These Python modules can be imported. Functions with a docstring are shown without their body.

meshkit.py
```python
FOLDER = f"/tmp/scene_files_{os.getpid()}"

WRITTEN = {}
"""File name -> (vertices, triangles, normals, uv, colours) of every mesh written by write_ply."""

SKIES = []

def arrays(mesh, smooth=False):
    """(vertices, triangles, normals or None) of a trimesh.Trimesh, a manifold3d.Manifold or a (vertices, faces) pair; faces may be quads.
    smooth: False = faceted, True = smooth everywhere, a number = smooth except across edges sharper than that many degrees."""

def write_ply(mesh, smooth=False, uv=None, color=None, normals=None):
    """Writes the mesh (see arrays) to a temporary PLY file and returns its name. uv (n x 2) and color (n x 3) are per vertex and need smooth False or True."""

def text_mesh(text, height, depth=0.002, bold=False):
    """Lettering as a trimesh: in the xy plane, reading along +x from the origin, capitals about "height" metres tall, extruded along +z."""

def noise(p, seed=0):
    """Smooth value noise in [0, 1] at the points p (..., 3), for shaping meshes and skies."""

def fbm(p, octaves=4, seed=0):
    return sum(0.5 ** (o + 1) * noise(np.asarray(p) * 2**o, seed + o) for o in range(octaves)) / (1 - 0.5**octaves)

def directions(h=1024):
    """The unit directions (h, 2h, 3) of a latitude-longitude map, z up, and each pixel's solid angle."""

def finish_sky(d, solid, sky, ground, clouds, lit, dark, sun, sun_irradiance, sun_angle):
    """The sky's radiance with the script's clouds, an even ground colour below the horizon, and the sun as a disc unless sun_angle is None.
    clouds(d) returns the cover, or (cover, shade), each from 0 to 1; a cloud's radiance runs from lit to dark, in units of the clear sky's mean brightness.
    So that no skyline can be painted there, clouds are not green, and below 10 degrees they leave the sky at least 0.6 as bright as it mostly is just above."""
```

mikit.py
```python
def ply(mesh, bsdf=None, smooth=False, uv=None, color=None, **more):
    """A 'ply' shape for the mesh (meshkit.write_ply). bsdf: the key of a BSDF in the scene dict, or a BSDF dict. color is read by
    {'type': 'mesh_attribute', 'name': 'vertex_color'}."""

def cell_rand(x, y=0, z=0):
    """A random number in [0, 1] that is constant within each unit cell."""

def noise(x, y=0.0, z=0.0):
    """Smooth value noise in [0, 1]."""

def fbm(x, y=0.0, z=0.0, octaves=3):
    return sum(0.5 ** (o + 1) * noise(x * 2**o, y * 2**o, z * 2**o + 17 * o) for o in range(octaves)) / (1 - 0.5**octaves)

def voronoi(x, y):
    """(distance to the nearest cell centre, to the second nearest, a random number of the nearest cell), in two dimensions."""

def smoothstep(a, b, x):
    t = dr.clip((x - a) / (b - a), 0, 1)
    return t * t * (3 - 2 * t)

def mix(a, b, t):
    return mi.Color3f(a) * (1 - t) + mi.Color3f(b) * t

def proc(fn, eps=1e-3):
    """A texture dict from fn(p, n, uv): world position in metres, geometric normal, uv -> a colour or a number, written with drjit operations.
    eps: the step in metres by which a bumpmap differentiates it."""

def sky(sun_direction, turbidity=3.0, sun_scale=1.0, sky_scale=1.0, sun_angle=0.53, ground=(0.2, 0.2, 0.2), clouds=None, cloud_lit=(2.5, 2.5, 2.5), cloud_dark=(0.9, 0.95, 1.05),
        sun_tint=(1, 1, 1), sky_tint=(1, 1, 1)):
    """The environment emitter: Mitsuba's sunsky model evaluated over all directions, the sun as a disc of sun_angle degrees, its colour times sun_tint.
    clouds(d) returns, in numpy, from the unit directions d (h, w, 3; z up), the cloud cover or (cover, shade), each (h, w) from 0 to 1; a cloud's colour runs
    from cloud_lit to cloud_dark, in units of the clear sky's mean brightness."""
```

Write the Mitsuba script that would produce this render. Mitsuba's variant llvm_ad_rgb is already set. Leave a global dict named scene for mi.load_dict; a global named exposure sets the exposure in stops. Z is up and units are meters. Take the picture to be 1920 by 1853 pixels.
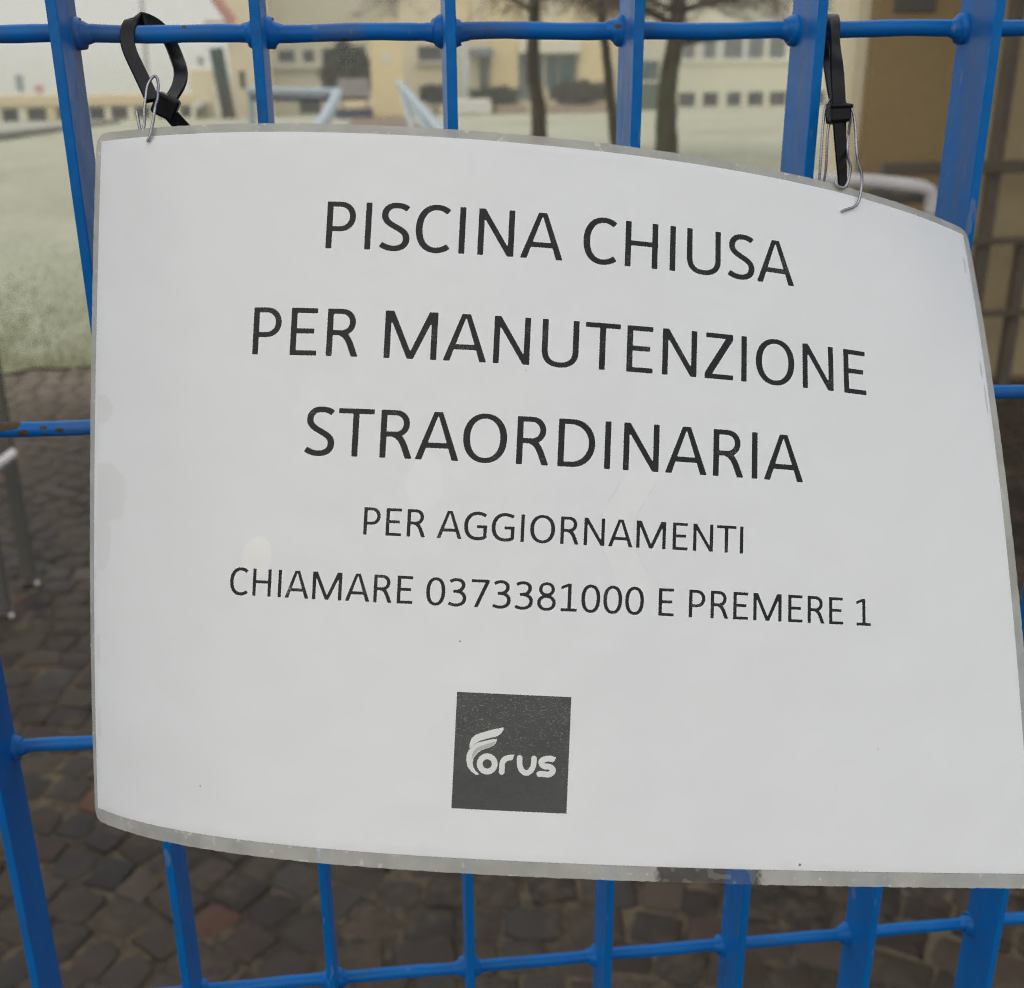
import math, random
import numpy as np, trimesh, mitsuba as mi, drjit as dr, mikit
from shapely import affinity
from shapely.geometry import LineString, Polygon, Point, box as sbox
from shapely.ops import unary_union
from mikit import noise, fbm, smoothstep, mix, voronoi

T = mi.ScalarTransform4f
random.seed(7)
rng = np.random.default_rng(7)

# ------------------------------------------------------------------ camera, sky, exposure
# metres; x right along the fence, y away through the fence, z up; the fence's front edges lie in y = 0, the paving in z = 0
EYE = np.array([0.159, -0.412, 1.455]); FWD = np.array([0.1033, 0.9220, -0.3733]); UP = np.array([0.0461, 0.3700, 0.9279])
scene = {'type': 'scene'}
labels = {}
scene['camera'] = {'type': 'thinlens', 'to_world': T().look_at(origin=EYE.tolist(), target=(EYE + FWD).tolist(), up=UP.tolist()), 'fov': 46.6, 'fov_axis': 'x',
                   'near_clip': 0.02, 'far_clip': 5000.0, 'aperture_radius': 0.00115, 'focus_distance': 0.365}
def overcast(d):
    """an even fog sky, twice as bright overhead as at the horizon"""
    return np.ones(d.shape[:2]), 1 - (1 + np.clip(d[..., 2], 0, 1)) / 2
scene['sky'] = mikit.sky((-0.42, -0.78, 0.46), turbidity=3, sun_scale=0.15, sun_angle=60, sun_tint=(.86, 1.0, 1.2), clouds=overcast, cloud_lit=(3.95, 4.0, 4.0), cloud_dark=(0, 0, 0))
exposure = 1.82

# ------------------------------------------------------------------ helpers
def numbered(key):
    if key not in used: used.add(key); return key
    n = 1
    while f'{key}_{n:03d}' in used: n += 1
    used.add(f'{key}_{n:03d}'); return f'{key}_{n:03d}'
used = set()
def thing(name, label, cat, group=None):
    key = numbered(name); labels[key] = {'label': label, 'category': cat}
    if group: labels[key]['group'] = group
    return key
def part(parent, name, mesh, bsdf, smooth=False, label=None, kind=None, **more):
    key = numbered(f'{parent}__{name}'); scene[key] = mikit.ply(mesh, bsdf, smooth=smooth, **more)
    if label or kind: labels[key] = {k: v for k, v in (('label', label), ('kind', kind)) if v}
    return key
def single(name, mesh, bsdf, label, cat, smooth=False, group=None, **more):
    key = thing(name, label, cat, group); scene[key] = mikit.ply(mesh, bsdf, smooth=smooth, **more); return key
def structure(name, mesh, bsdf, smooth=False, **more):
    scene[name] = mikit.ply(mesh, bsdf, smooth=smooth, **more); labels[name] = {'kind': 'structure'}; used.add(name); return name
cat = trimesh.util.concatenate
def box(x0, x1, y0, y1, z0, z1, ch=0.0):
    b = trimesh.creation.box([x1 - x0, y1 - y0, z1 - z0])
    if ch:
        p = []
        for sx in (-1, 1):
            for sy in (-1, 1):
                for sz in (-1, 1):
                    h = np.array([x1 - x0, y1 - y0, z1 - z0]) / 2; s = np.array([sx, sy, sz])
                    for k in range(3):
                        v = s * (h - ch); v[k] = s[k] * h[k]; p.append(v)
        b = trimesh.convex.convex_hull(np.array(p))
    b.apply_translation([(x0 + x1) / 2, (y0 + y1) / 2, (z0 + z1) / 2]); return b
def tube(pts, r, sides=10, caps=True):
    p = np.asarray(pts, float); r = np.broadcast_to(r, (len(p),))
    t = np.gradient(p, axis=0); t /= np.linalg.norm(t, axis=1, keepdims=True) + 1e-12
    ref = np.array([0, 0, 1.0]) if np.mean(np.abs(t[:, 2])) < .8 else np.array([1.0, 0, 0])
    a = ref - (t @ ref)[:, None] * t; a /= np.linalg.norm(a, axis=1, keepdims=True) + 1e-12
    b = np.cross(t, a); g = np.arange(sides) * 2 * np.pi / sides
    v = (p[:, None] + r[:, None, None] * (np.cos(g)[None, :, None] * a[:, None] + np.sin(g)[None, :, None] * b[:, None])).reshape(-1, 3)
    f = []
    for i in range(len(p) - 1):
        for j in range(sides):
            k = (j + 1) % sides; f += [[i * sides + j, i * sides + k, (i + 1) * sides + k], [i * sides + j, (i + 1) * sides + k, (i + 1) * sides + j]]
    if caps:
        n = len(v); v = np.vstack([v, p[0], p[-1]]); e = (len(p) - 1) * sides
        for j in range(sides):
            k = (j + 1) % sides; f += [[n, k, j], [n + 1, e + j, e + k]]
    return trimesh.Trimesh(v, f, process=False)
def smoothpath(pts, n=60):
    from scipy.interpolate import CubicSpline
    p = np.asarray(pts, float); s = np.r_[0, np.cumsum(np.linalg.norm(np.diff(p, axis=0), axis=1))]
    return CubicSpline(s, p)(np.linspace(0, s[-1], n))
def strap(pts, wdir, width, thick):
    """a flat strap with rounded edges along a path; wdir: the direction of its width, one or one per point"""
    p = np.asarray(pts, float); t = np.gradient(p, axis=0); t /= np.linalg.norm(t, axis=1, keepdims=True)
    w = np.broadcast_to(np.asarray(wdir, float), p.shape); w = w - (w * t).sum(1, keepdims=True) * t; w = w / np.linalg.norm(w, axis=1, keepdims=True)
    n = np.cross(t, w); width = np.broadcast_to(width, (len(p),))
    c = [(-1, -.3), (-.9, -1), (.9, -1), (1, -.3), (1, .3), (.9, 1), (-.9, 1), (-1, .3)]
    v = np.stack([p + w * (a * width / 2)[:, None] + n * b * thick / 2 for a, b in c], 1).reshape(-1, 3); f = []
    for i in range(len(p) - 1):
        for j in range(8):
            k = (j + 1) % 8; f += [[i * 8 + j, i * 8 + k, i * 8 + 8 + k], [i * 8 + j, i * 8 + 8 + k, i * 8 + 8 + j]]
    e = len(v) - 8
    for j in range(1, 7): f += [[0, j + 1, j], [e, e + j, e + j + 1]]
    m = trimesh.Trimesh(v, f, process=False); m.fix_normals(); return m
def prism(poly, y0, y1):
    """a polygon in x, z (metres) extruded from y0 to y1"""
    m = trimesh.creation.extrude_polygon(poly, y1 - y0, engine='earcut'); v = m.vertices.copy()
    m.vertices = np.stack([v[:, 0], y1 - v[:, 2], v[:, 1]], 1); m.fix_normals(); return m

# ------------------------------------------------------------------ materials
def mat(name, color, rough=.6, spec=.4, bump=None, bscale=.001, eps=1e-3, **more):
    c = {'type': 'rgb', 'value': list(color)} if isinstance(color, (tuple, list)) else mikit.proc(color)
    b = {'type': 'principled', 'base_color': c, 'roughness': rough if not callable(rough) else mikit.proc(rough), 'specular': spec, **more}
    if bump: b = {'type': 'bumpmap', 'arbitrary': mikit.proc(bump, eps), 'bsdf': b, 'scale': bscale}
    scene[name] = {'type': 'twosided', 'bsdf': b}; return name

# blue gloss paint of the grating, worn through to rust in a few places on the second rod
CHIPS = [(.0175, 1.3175, .0062), (.0215, 1.3168, .0040), (.0266, 1.3134, .0020), (.0339, 1.3150, .0013), (.0394, 1.3138, .0016), (.0344, 1.3123, .0010), (.099, 1.4520, .0008), (.2445, 1.4515, .0012), (.1515, 1.4478, .0009)]
def chip(p):
    d = mi.Float(9)
    for x, z, r in CHIPS:
        d = dr.minimum(d, dr.sqrt(dr.square((p.x - x) * .8) + dr.square(p.z - z) * 2.2) / r)
    return 1 - smoothstep(.75, .95, d + .5 * (fbm(p.x * 700, p.y * 700, p.z * 700) - .5))
def blue(p, n, uv):
    g = fbm(p.x * 55, p.y * 55, p.z * 18, 4)
    c = mix((.001, .125, .43), (.002, .158, .53), g)
    dirt = smoothstep(.60, .80, fbm(p.x * 130 + 9, p.y * 130, p.z * 40, 4))
    c = mix(c, (.035, .075, .16), dirt * .35)
    chalk_sheen = smoothstep(.52, .74, fbm(p.x * 40 + 2, p.y * 95, p.z * 9, 4)) * smoothstep(1.05, 1.42, p.z)
    c = mix(c, (.085, .13, .24), chalk_sheen * .45)  # chalky weathering, with the sky reflection on the upper bars painted in
    c = mix(c, (.16, .22, .34), smoothstep(.74, .80, fbm(p.x * 260, p.y * 420 + 5, p.z * 60, 3)) * .6)
    return mix(c, mix((.12, .088, .05), (.06, .045, .028), fbm(p.x * 900, p.y * 900, p.z * 900)), chip(p))
mat('blue_paint', blue, rough=lambda p, n, uv: .22 + .20 * fbm(p.x * 160, p.y * 160, p.z * 90) + .3 * chip(p), spec=.22,
    bump=lambda p, n, uv: fbm(p.x * 420, p.y * 420, p.z * 260) + .6 * noise(p.x * 90, p.y * 90, p.z * 60), bscale=.00022, eps=2e-4)

# laminated paper; uv holds the sheet's own coordinates, u = 0..1 over 400 mm, v likewise, centred on 0.5
def sheet_xy(uv): return (uv.x - .5) * 400, (uv.y - .5) * 400
def blob(s, t, x, y, rx, ry, k=.5, seed=0.):
    q = dr.sqrt(dr.square((s - x) / rx) + dr.square((t - y) / ry)) + k * (fbm(s * .16 + seed, t * .16, seed, 4) - .5)
    return 1 - smoothstep(.9, 1.03, q)
def loose(s, t):
    """where the film has come off the paper, its missing sheen painted gray: along the left edge and in a few spots"""
    d = dr.maximum(blob(s, t, -147.5, 21, 6.5, 5.2, .7, 3.), dr.maximum(blob(s, t, -147.5, -6, 13.5, 11, .55, 6.), blob(s, t, -147.5, -20, 7.5, 10, .6, 9.)))
    dash = (1 - smoothstep(-145.9, -145.4, s + .7 * (noise(s * .8, t * .5) - .5))) * smoothstep(.50, .54, noise(t * .13, 4.1)) * (1 - smoothstep(-40, -34, t))
    return dr.maximum(d, dash) * smoothstep(-147.5, -147.1, s)
def paper_color(p, n, uv):
    s, t = sheet_xy(uv)
    c = mix(mix((.725, .742, .772), (.755, .765, .80), fbm(s * .02, t * .02, 0, 3)), (.74, .772, .79), .5 * fbm(s * .04 + 9, t * .04, 2., 4))
    c = mix(c, (.67, .677, .70), .62 * loose(s, t))
    c = mix(c, (.83, .825, .81), .65 * blob(s, t, -88.8, -22.5, 4.6, 6.2, .45, 1.))
    c = mix(c, (.81, .83, .835), .4 * blob(s, t, -40, 2, 5.5, 9, .5, 4.))  # faint stain, film gloss painted in with it
    x = 20 + 3.5 * dr.sin(t * .16)
    track = (1 - smoothstep(4.5, 6.0, dr.abs(s - x) + 3 * (fbm(s * .2, t * .2, 2., 3) - .5))) * smoothstep(-33, -26, t) * (1 - smoothstep(6, 11, t))
    c = mix(c, (.81, .83, .835), .3 * track)  # wet track, its gloss painted as lighter colour
    rim = (1 - smoothstep(0, .5, dr.abs(dr.abs(s - x) - 5.2))) * smoothstep(-26, -16, t) * (1 - smoothstep(2, 8, t)) * noise(s * .6, t * .6)
    c = mix(c, (.50, .51, .52), .35 * rim)
    for x, y, r, k in ((-27.4, -43.9, .35, .8), (-104.3, -91, .35, .7), (73.8, -103.4, .5, .95), (-12, 36, .3, .5), (56, 44, .3, .4), (98, -70, .25, .5)):
        c = mix(c, (.10, .10, .10), k * (1 - smoothstep(r * .5, r, dr.sqrt(dr.square(s - x) + dr.square(t - y)))))
    for x, y, rx, ry in ((146.2, 92, .5, 3.2), (146.4, 53.5, .5, 3.2), (147.0, 44.0, .45, 5.2)):
        c = mix(c, (.42, .43, .42), .6 * blob(s, t, x, y, rx, ry, .6, 2.))
    return c
def paper_rough(p, n, uv):
    s, t = sheet_xy(uv)
    return .22 + .16 * fbm(s * .12, t * .12, 5., 3)
def film_bump(p, n, uv):
    s, t = sheet_xy(uv)
    return .55 * fbm(s * .05, t * .05, 1., 3) * 12 + .35 * fbm(s * .5, t * .5, 2., 3) + .08 * noise(s * 3.1, t * 3.1)
mat('paper', paper_color, rough=paper_rough, spec=.5, bump=film_bump, bscale=.00012, eps=4e-4)
def ink(p, n, uv):
    s, t = sheet_xy(uv)
    g = smoothstep(.70, .80, noise(s * 4.5, t * 4.5)) * smoothstep(.62, .75, fbm(s * .2, t * .2, 9., 2))
    c = mix((.006, .007, .010), (.012, .013, .016), noise(s * 2.5, t * 2.5))
    c = mix(c, (.30, .30, .28), .8 * (1 - smoothstep(.2, 1.2, dr.sqrt(dr.square((s + 78.6) / 1.0) + dr.square((t + 31) / 2.6)))) * smoothstep(.45, .6, noise(s * 3, t * 3)))  # small water glint painted into the letters
    return mix(c, (.14, .14, .13), .7 * g)
mat('ink', ink, rough=.42, spec=.3, bump=film_bump, bscale=.00012, eps=4e-4)
def toner(p, n, uv):
    s, t = sheet_xy(uv)
    g = fbm(s * 1.1, t * 2.6, 3., 4)
    return mix(mix((.050, .051, .052), (.074, .075, .076), g), (.22, .22, .21), .8 * smoothstep(.76, .86, noise(s * 2.2, t * 6.)) * smoothstep(-84, -62, t + 6 * noise(s * .3, t * .3)))
mat('toner', toner, rough=.5, spec=.4, bump=film_bump, bscale=.00018, eps=4e-4)
mat('emblem_white', (.72, .73, .73), rough=.45, spec=.4)
mat('emblem_gray', (.46, .465, .47), rough=.45, spec=.4)
scene['film_haze'] = {'type': 'twosided', 'bsdf': {'type': 'principled', 'roughness': .4, 'specular': .5, 'base_color': mikit.proc(
    lambda p, n, uv: mix(mix((.31, .315, .295), (.47, .475, .45), fbm(sheet_xy(uv)[0] * .12, sheet_xy(uv)[1] * .12, 3., 4)), (.72, .72, .70), .45 * smoothstep(.72, .84, fbm(sheet_xy(uv)[0] * .55, sheet_xy(uv)[1] * .55, 5., 3))))}}
scene['film_clear'] = {'type': 'thindielectric', 'int_ior': 1.45}
def film_cover(p, n, uv):
    s, t = sheet_xy(uv)
    wet = smoothstep(31, 33, s + 2.5 * (fbm(s * .9, t * .9, 0, 3) - .5)) * (1 - smoothstep(61, 63, s + 2.5 * (fbm(s * .9, t * .9, 7., 3) - .5))) * (1 - smoothstep(-104, -103, t))
    bubbles = smoothstep(.66, .74, noise(s * .55, t * .55, 4.))
    rest = .80 + .16 * fbm(s * .25, t * .25, 8., 3)
    return dr.clip(rest * (1 - wet) + wet * (.05 + .20 * bubbles), 0, 1)
scene['film'] = {'type': 'blendbsdf', 'weight': mikit.proc(film_cover), 'a': {'type': 'ref', 'id': 'film_clear'}, 'b': {'type': 'ref', 'id': 'film_haze'}}
mat('black_plastic', (.003, .003, .004), rough=.28, spec=.26)
scene['wire'] = {'type': 'roughconductor', 'material': 'Cr', 'alpha': .22, 'specular_reflectance': {'type': 'rgb', 'value': [.62, .63, .64]}}

# ground
def soil(p, n, uv):
    far = smoothstep(3.6, 4.7, p.y)
    g = fbm(p.x * 9, p.y * 9, 0, 4); f = fbm(p.x * 90, p.y * 90, 0, 3)
    return mix((.030, .023, .016), (.112, .086, .057), smoothstep(.36 - .25 * far, .76, g * .6 + f * .4))
mat('joint_sand', soil, rough=.75, spec=.3, bump=lambda p, n, uv: fbm(p.x * 260, p.y * 260, 0, 4), bscale=.004)
scene['sett_bare'] = {'type': 'bumpmap', 'scale': .0016, 'arbitrary': mikit.proc(lambda p, n, uv: fbm(p.x * 120, p.y * 120, p.z * 120, 4)),
    'bsdf': {'type': 'principled', 'base_color': {'type': 'mesh_attribute', 'name': 'vertex_color'}, 'roughness': mikit.proc(lambda p, n, uv: .38 + .28 * fbm(p.x * 30, p.y * 30, 0, 3)), 'specular': .28}}
scene['sett_dirt_sheen'] = {'type': 'principled', 'roughness': .7, 'specular': .3, 'base_color': mikit.proc(
    lambda p, n, uv: mix(mix((.028, .020, .014), (.070, .053, .036), fbm(p.x * 70, p.y * 70, 0, 3)), mix((.12, .095, .07), (.20, .165, .125), fbm(p.x * 16, p.y * 16, 0, 4)), smoothstep(3.5, 4.7, p.y + .9 * (fbm(p.x * 1.7, p.y * 1.7, 0, 3) - .5))))}
scene['sett_stone'] = {'type': 'blendbsdf', 'weight': mikit.proc(lambda p, n, uv: dr.maximum(smoothstep(.44, .68, fbm(p.x * 11 + 3, p.y * 11, 0, 4)) * smoothstep(.25, .6, fbm(p.x * 60, p.y * 60, 0, 3)), .9 * smoothstep(2.6, 4.5, p.y + .9 * (fbm(p.x * 1.7, p.y * 1.7, 0, 3) - .5)))), 'a': {'type': 'ref', 'id': 'sett_bare'}, 'b': {'type': 'ref', 'id': 'sett_dirt_sheen'}}  # dirt towards the lawn, with the damp sheen of the setts painted in
def frost(p, n, uv):
    big = fbm(p.x * .35, p.y * .2, 0, 4); mid = fbm(p.x * 2.2 + 5, p.y * 1.3, 0, 4); fine = fbm(p.x * 24, p.y * 11, 0, 3)
    near = 1 - smoothstep(5.0, 9.0, p.y + 2.5 * (mid - .5))
    c = mix((.27, .275, .19), (.47, .47, .37), .45 * mid + .55 * fine)
    c = mix(c, (.17, .185, .085), near * smoothstep(.32, .68, .5 * mid + .5 * fine) * .8)
    c = mix(c, (.20, .19, .12), smoothstep(.55, .75, fbm(p.x * .9, p.y * .5, 4., 4)) * .35)
    c = mix(c, (.46, .46, .37), .45 * big)
    return mix(c, (.17, .165, .085), .75 * (1 - smoothstep(4.95, 5.9, p.y + .7 * (fbm(p.x * 2.1, p.y * 2.1, 6., 3) - .5))))
mat('frosted_grass', frost, rough=.9, spec=.15, bump=lambda p, n, uv: fbm(p.x * 14, p.y * 14, 0, 4), bscale=.05, eps=.01)
mat('path_brick', lambda p, n, uv: mix((.16, .11, .075), (.22, .16, .115), fbm(p.x * 6, p.y * 6, 0, 4)), rough=.7, spec=.3)
mat('gravel_path', lambda p, n, uv: mix((.27, .265, .22), (.33, .325, .28), fbm(p.x * 3, p.y * 3, 0, 4)), rough=.9, spec=.2)
mat('kerb_stone', (.14, .135, .11), rough=.8, spec=.2)
def blade_col(p, n, uv): return mix((.20, .215, .12), (.40, .41, .30), fbm(p.x * 3, p.y * 2, 0, 3))
mat('blades', blade_col, rough=.8, spec=.2)
# buildings
def render_coat(a, b, s=1.0):
    def fn(p, n, uv):
        streak = fbm(p.x * 1.6 * s, p.y * 1.6 * s, p.z * .35 * s, 4)
        return mix(a, b, .65 * streak + .35 * fbm(p.x * 5 * s, p.y * 5 * s, p.z * 5 * s, 3))
    return fn
mat('cream', render_coat((.70, .62, .43), (.77, .69, .50)), rough=.85, spec=.2)
mat('yellow_cream', render_coat((.72, .60, .34), (.80, .68, .42)), rough=.85, spec=.2)
mat('pale_cream', render_coat((.72, .69, .54), (.80, .77, .63)), rough=.85, spec=.2)
mat('gray_cream', render_coat((.68, .65, .51), (.74, .71, .57)), rough=.85, spec=.2)
mat('tan_band', render_coat((.64, .53, .34), (.72, .61, .41)), rough=.8, spec=.2)
mat('concrete', render_coat((.36, .35, .31), (.44, .43, .39)), rough=.85, spec=.2)
mat('white_frame', (.62, .64, .62), rough=.5, spec=.4)
mat('gray_frame', (.36, .37, .34), rough=.5, spec=.4)
mat('dark_glass', (.055, .062, .066), rough=.16, spec=.5)
mat('pale_glass', (.15, .17, .175), rough=.16, spec=.5)
mat('teal_glass', (.07, .12, .12), rough=.2, spec=.5)
mat('green_panel', (.13, .17, .13), rough=.5, spec=.4)
mat('blue_base', (.06, .085, .14), rough=.6, spec=.3)
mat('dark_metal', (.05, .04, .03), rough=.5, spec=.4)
mat('brown_steel', lambda p, n, uv: mix((.095, .078, .058), (.14, .118, .09), fbm(p.x * 20, p.y * 20, p.z * 20)), rough=.5, spec=.4)
mat('gray_steel', (.10, .095, .085), rough=.45, spec=.5)
mat('galvanised', lambda p, n, uv: mix((.52, .51, .52), (.66, .65, .66), fbm(p.x * 25, p.y * 25, p.z * 25)), rough=.35, spec=.5)
mat('pale_blue', (.36, .44, .50), rough=.35, spec=.5)
mat('dark_green', lambda p, n, uv: mix((.035, .028, .018), (.018, .055, .038), smoothstep(-1.3, -.6, p.z)), rough=.7, spec=.3)
mat('faded_red', (.50, .23, .19), rough=.6, spec=.3)
mat('board_gray', (.30, .27, .27), rough=.6, spec=.3)
mat('slate_gray', (.20, .24, .26), rough=.6, spec=.3)
mat('mast_gray', (.38, .38, .37), rough=.6, spec=.3)
mat('white_stone', (.68, .68, .62), rough=.7, spec=.3)
mat('pink_stone', render_coat((.34, .26, .19), (.42, .33, .25), 3), rough=.8, spec=.2)
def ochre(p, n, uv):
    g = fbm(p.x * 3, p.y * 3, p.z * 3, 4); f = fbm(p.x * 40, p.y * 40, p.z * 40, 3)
    return mix((.30, .215, .105), (.37, .275, .145), .6 * g + .4 * f)  # cream wall darkened, the shade on it put into the colour
mat('shaded_ochre_wall', ochre, rough=.85, spec=.2, bump=lambda p, n, uv: fbm(p.x * 90, p.y * 90, p.z * 90, 3), bscale=.004)
mat('ochre_panel', render_coat((.44, .35, .20), (.52, .42, .26), 3), rough=.8, spec=.2)
def bark_col(p, n, uv):
    return mix(mix((.055, .045, .032), (.125, .108, .078), fbm(p.x * 30, p.y * 30, p.z * 7, 4)), (.10, .12, .06), smoothstep(.5, .75, fbm(p.x * 5, p.y * 5, p.z * 3, 3)) * .5)
mat('bark', bark_col, rough=.9, spec=.15, bump=lambda p, n, uv: fbm(p.x * 45, p.y * 45, p.z * 10, 4), bscale=.02)
mat('twig', (.20, .165, .135), rough=.9, spec=.15)
mat('dark_leaf', lambda p, n, uv: mix((.020, .030, .012), (.055, .070, .035), noise(p.x * 9, p.y * 9, p.z * 9)), rough=.7, spec=.25)
mat('brown_leaf', lambda p, n, uv: mix((.045, .034, .022), (.10, .08, .05), noise(p.x * 9, p.y * 9, p.z * 9)), rough=.8, spec=.2)

# ------------------------------------------------------------------ ground
SL = .061
def gz(y): return np.where(y < 13, 0., np.where(y < 300, -SL * (y - 13), -SL * 287))
def sheet_grid(xs, ys, dz=0.0, wave=0.0):
    X, Y = np.meshgrid(xs, ys); Z = gz(Y) + dz
    if wave: Z = Z + wave * (np.array([[math.sin(1.3 * x + .7 * y) * math.sin(.9 * y - .4 * x) for x in xs] for y in ys])) * np.clip((Y - 5.5) / 4, 0, 1)
    v = np.stack([X, Y, Z], -1).reshape(-1, 3); n = len(xs); f = []
    for i in range(len(ys) - 1):
        for j in range(n - 1):
            a = i * n + j; f += [[a, a + 1, a + n + 1], [a, a + n + 1, a + n]]
    return trimesh.Trimesh(v, f, process=False)
structure('pavement', sheet_grid(np.linspace(-40, 40, 3), np.array([-60, 0., 4.96])), 'joint_sand')
xs = np.r_[-2500, -600, -150, -60, np.linspace(-30, -4.2, 26), np.linspace(-4, 4, 161), np.linspace(4.3, 40, 32), 80, 200, 700, 2500]
ys = np.r_[4.90, np.linspace(5.0, 16, 40), np.linspace(16.5, 75, 50), 100, 160, 300, 600, 1500, 3500]
lawn = sheet_grid(xs, ys, .012, .02); lv = lawn.vertices.copy(); e_ = lv[:, 1] < 5.3
lv[e_, 1] += ((np.sin(lv[:, 0] * 5.1) * .045 + np.sin(lv[:, 0] * 13.7 + 1) * .03 + np.sin(lv[:, 0] * 31) * .02) * np.clip((5.4 - lv[:, 1]) / .5, 0, 1))[e_]; lawn.vertices = lv
structure('lawn', lawn, 'frosted_grass', smooth=True)
structure('brick_path', sheet_grid(np.linspace(-.45, 1.3, 4), np.linspace(4.9, 46, 40), .03), 'path_brick')
k0, k1 = np.array([-6.2, 18.0]), np.array([-7.6, 39.0])
v = []
for a in np.linspace(0, 1, 12):
    x, y = k0 + (k1 - k0) * a; z = float(gz(np.array(y))); v += [[x - 12, y, z + .035], [x - .08, y, z + .035]]
f = []
for i in range(11): f += [[2 * i, 2 * i + 1, 2 * i + 3], [2 * i, 2 * i + 3, 2 * i + 2]]
structure('footpath', trimesh.Trimesh(v, f, process=False), 'gravel_path')
single('path_kerb', cat([tube([[*(k0 + (k1 - k0) * a), float(gz(np.array((k0 + (k1 - k0) * a)[1]))) + .04] for a in np.linspace(0, 1, 12)], .10, 6)]), 'kerb_stone',
       'dark low kerb edging the pale path across the frosted lawn at far left', 'kerb')

# grass blades along the near edge of the lawn
n = 15000
bx, by = rng.uniform(-3.2, 3.2, n), 4.90 + rng.beta(1.0, 2.2, n) * 3.6
by += .05 * np.sin(bx * 7) + .03 * np.sin(bx * 19 + 1)
h, wd, an, ln = rng.uniform(.02, .06, n), rng.uniform(.003, .006, n), rng.uniform(0, 2 * np.pi, n), rng.uniform(-.03, .03, (n, 2))
a = np.stack([bx - np.cos(an) * wd, by - np.sin(an) * wd, np.full(n, .0)], 1); b = np.stack([bx + np.cos(an) * wd, by + np.sin(an) * wd, np.full(n, .0)], 1)
c = np.stack([bx + ln[:, 0], by + ln[:, 1], h], 1)
scene['grass'] = mikit.ply((np.stack([a, b, c], 1).reshape(-1, 3), np.arange(3 * n).reshape(-1, 3)), 'blades'); used.add('grass')
labels['grass'] = {'label': 'short frosted grass blades along the near edge of the lawn', 'category': 'grass', 'kind': 'stuff'}

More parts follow.
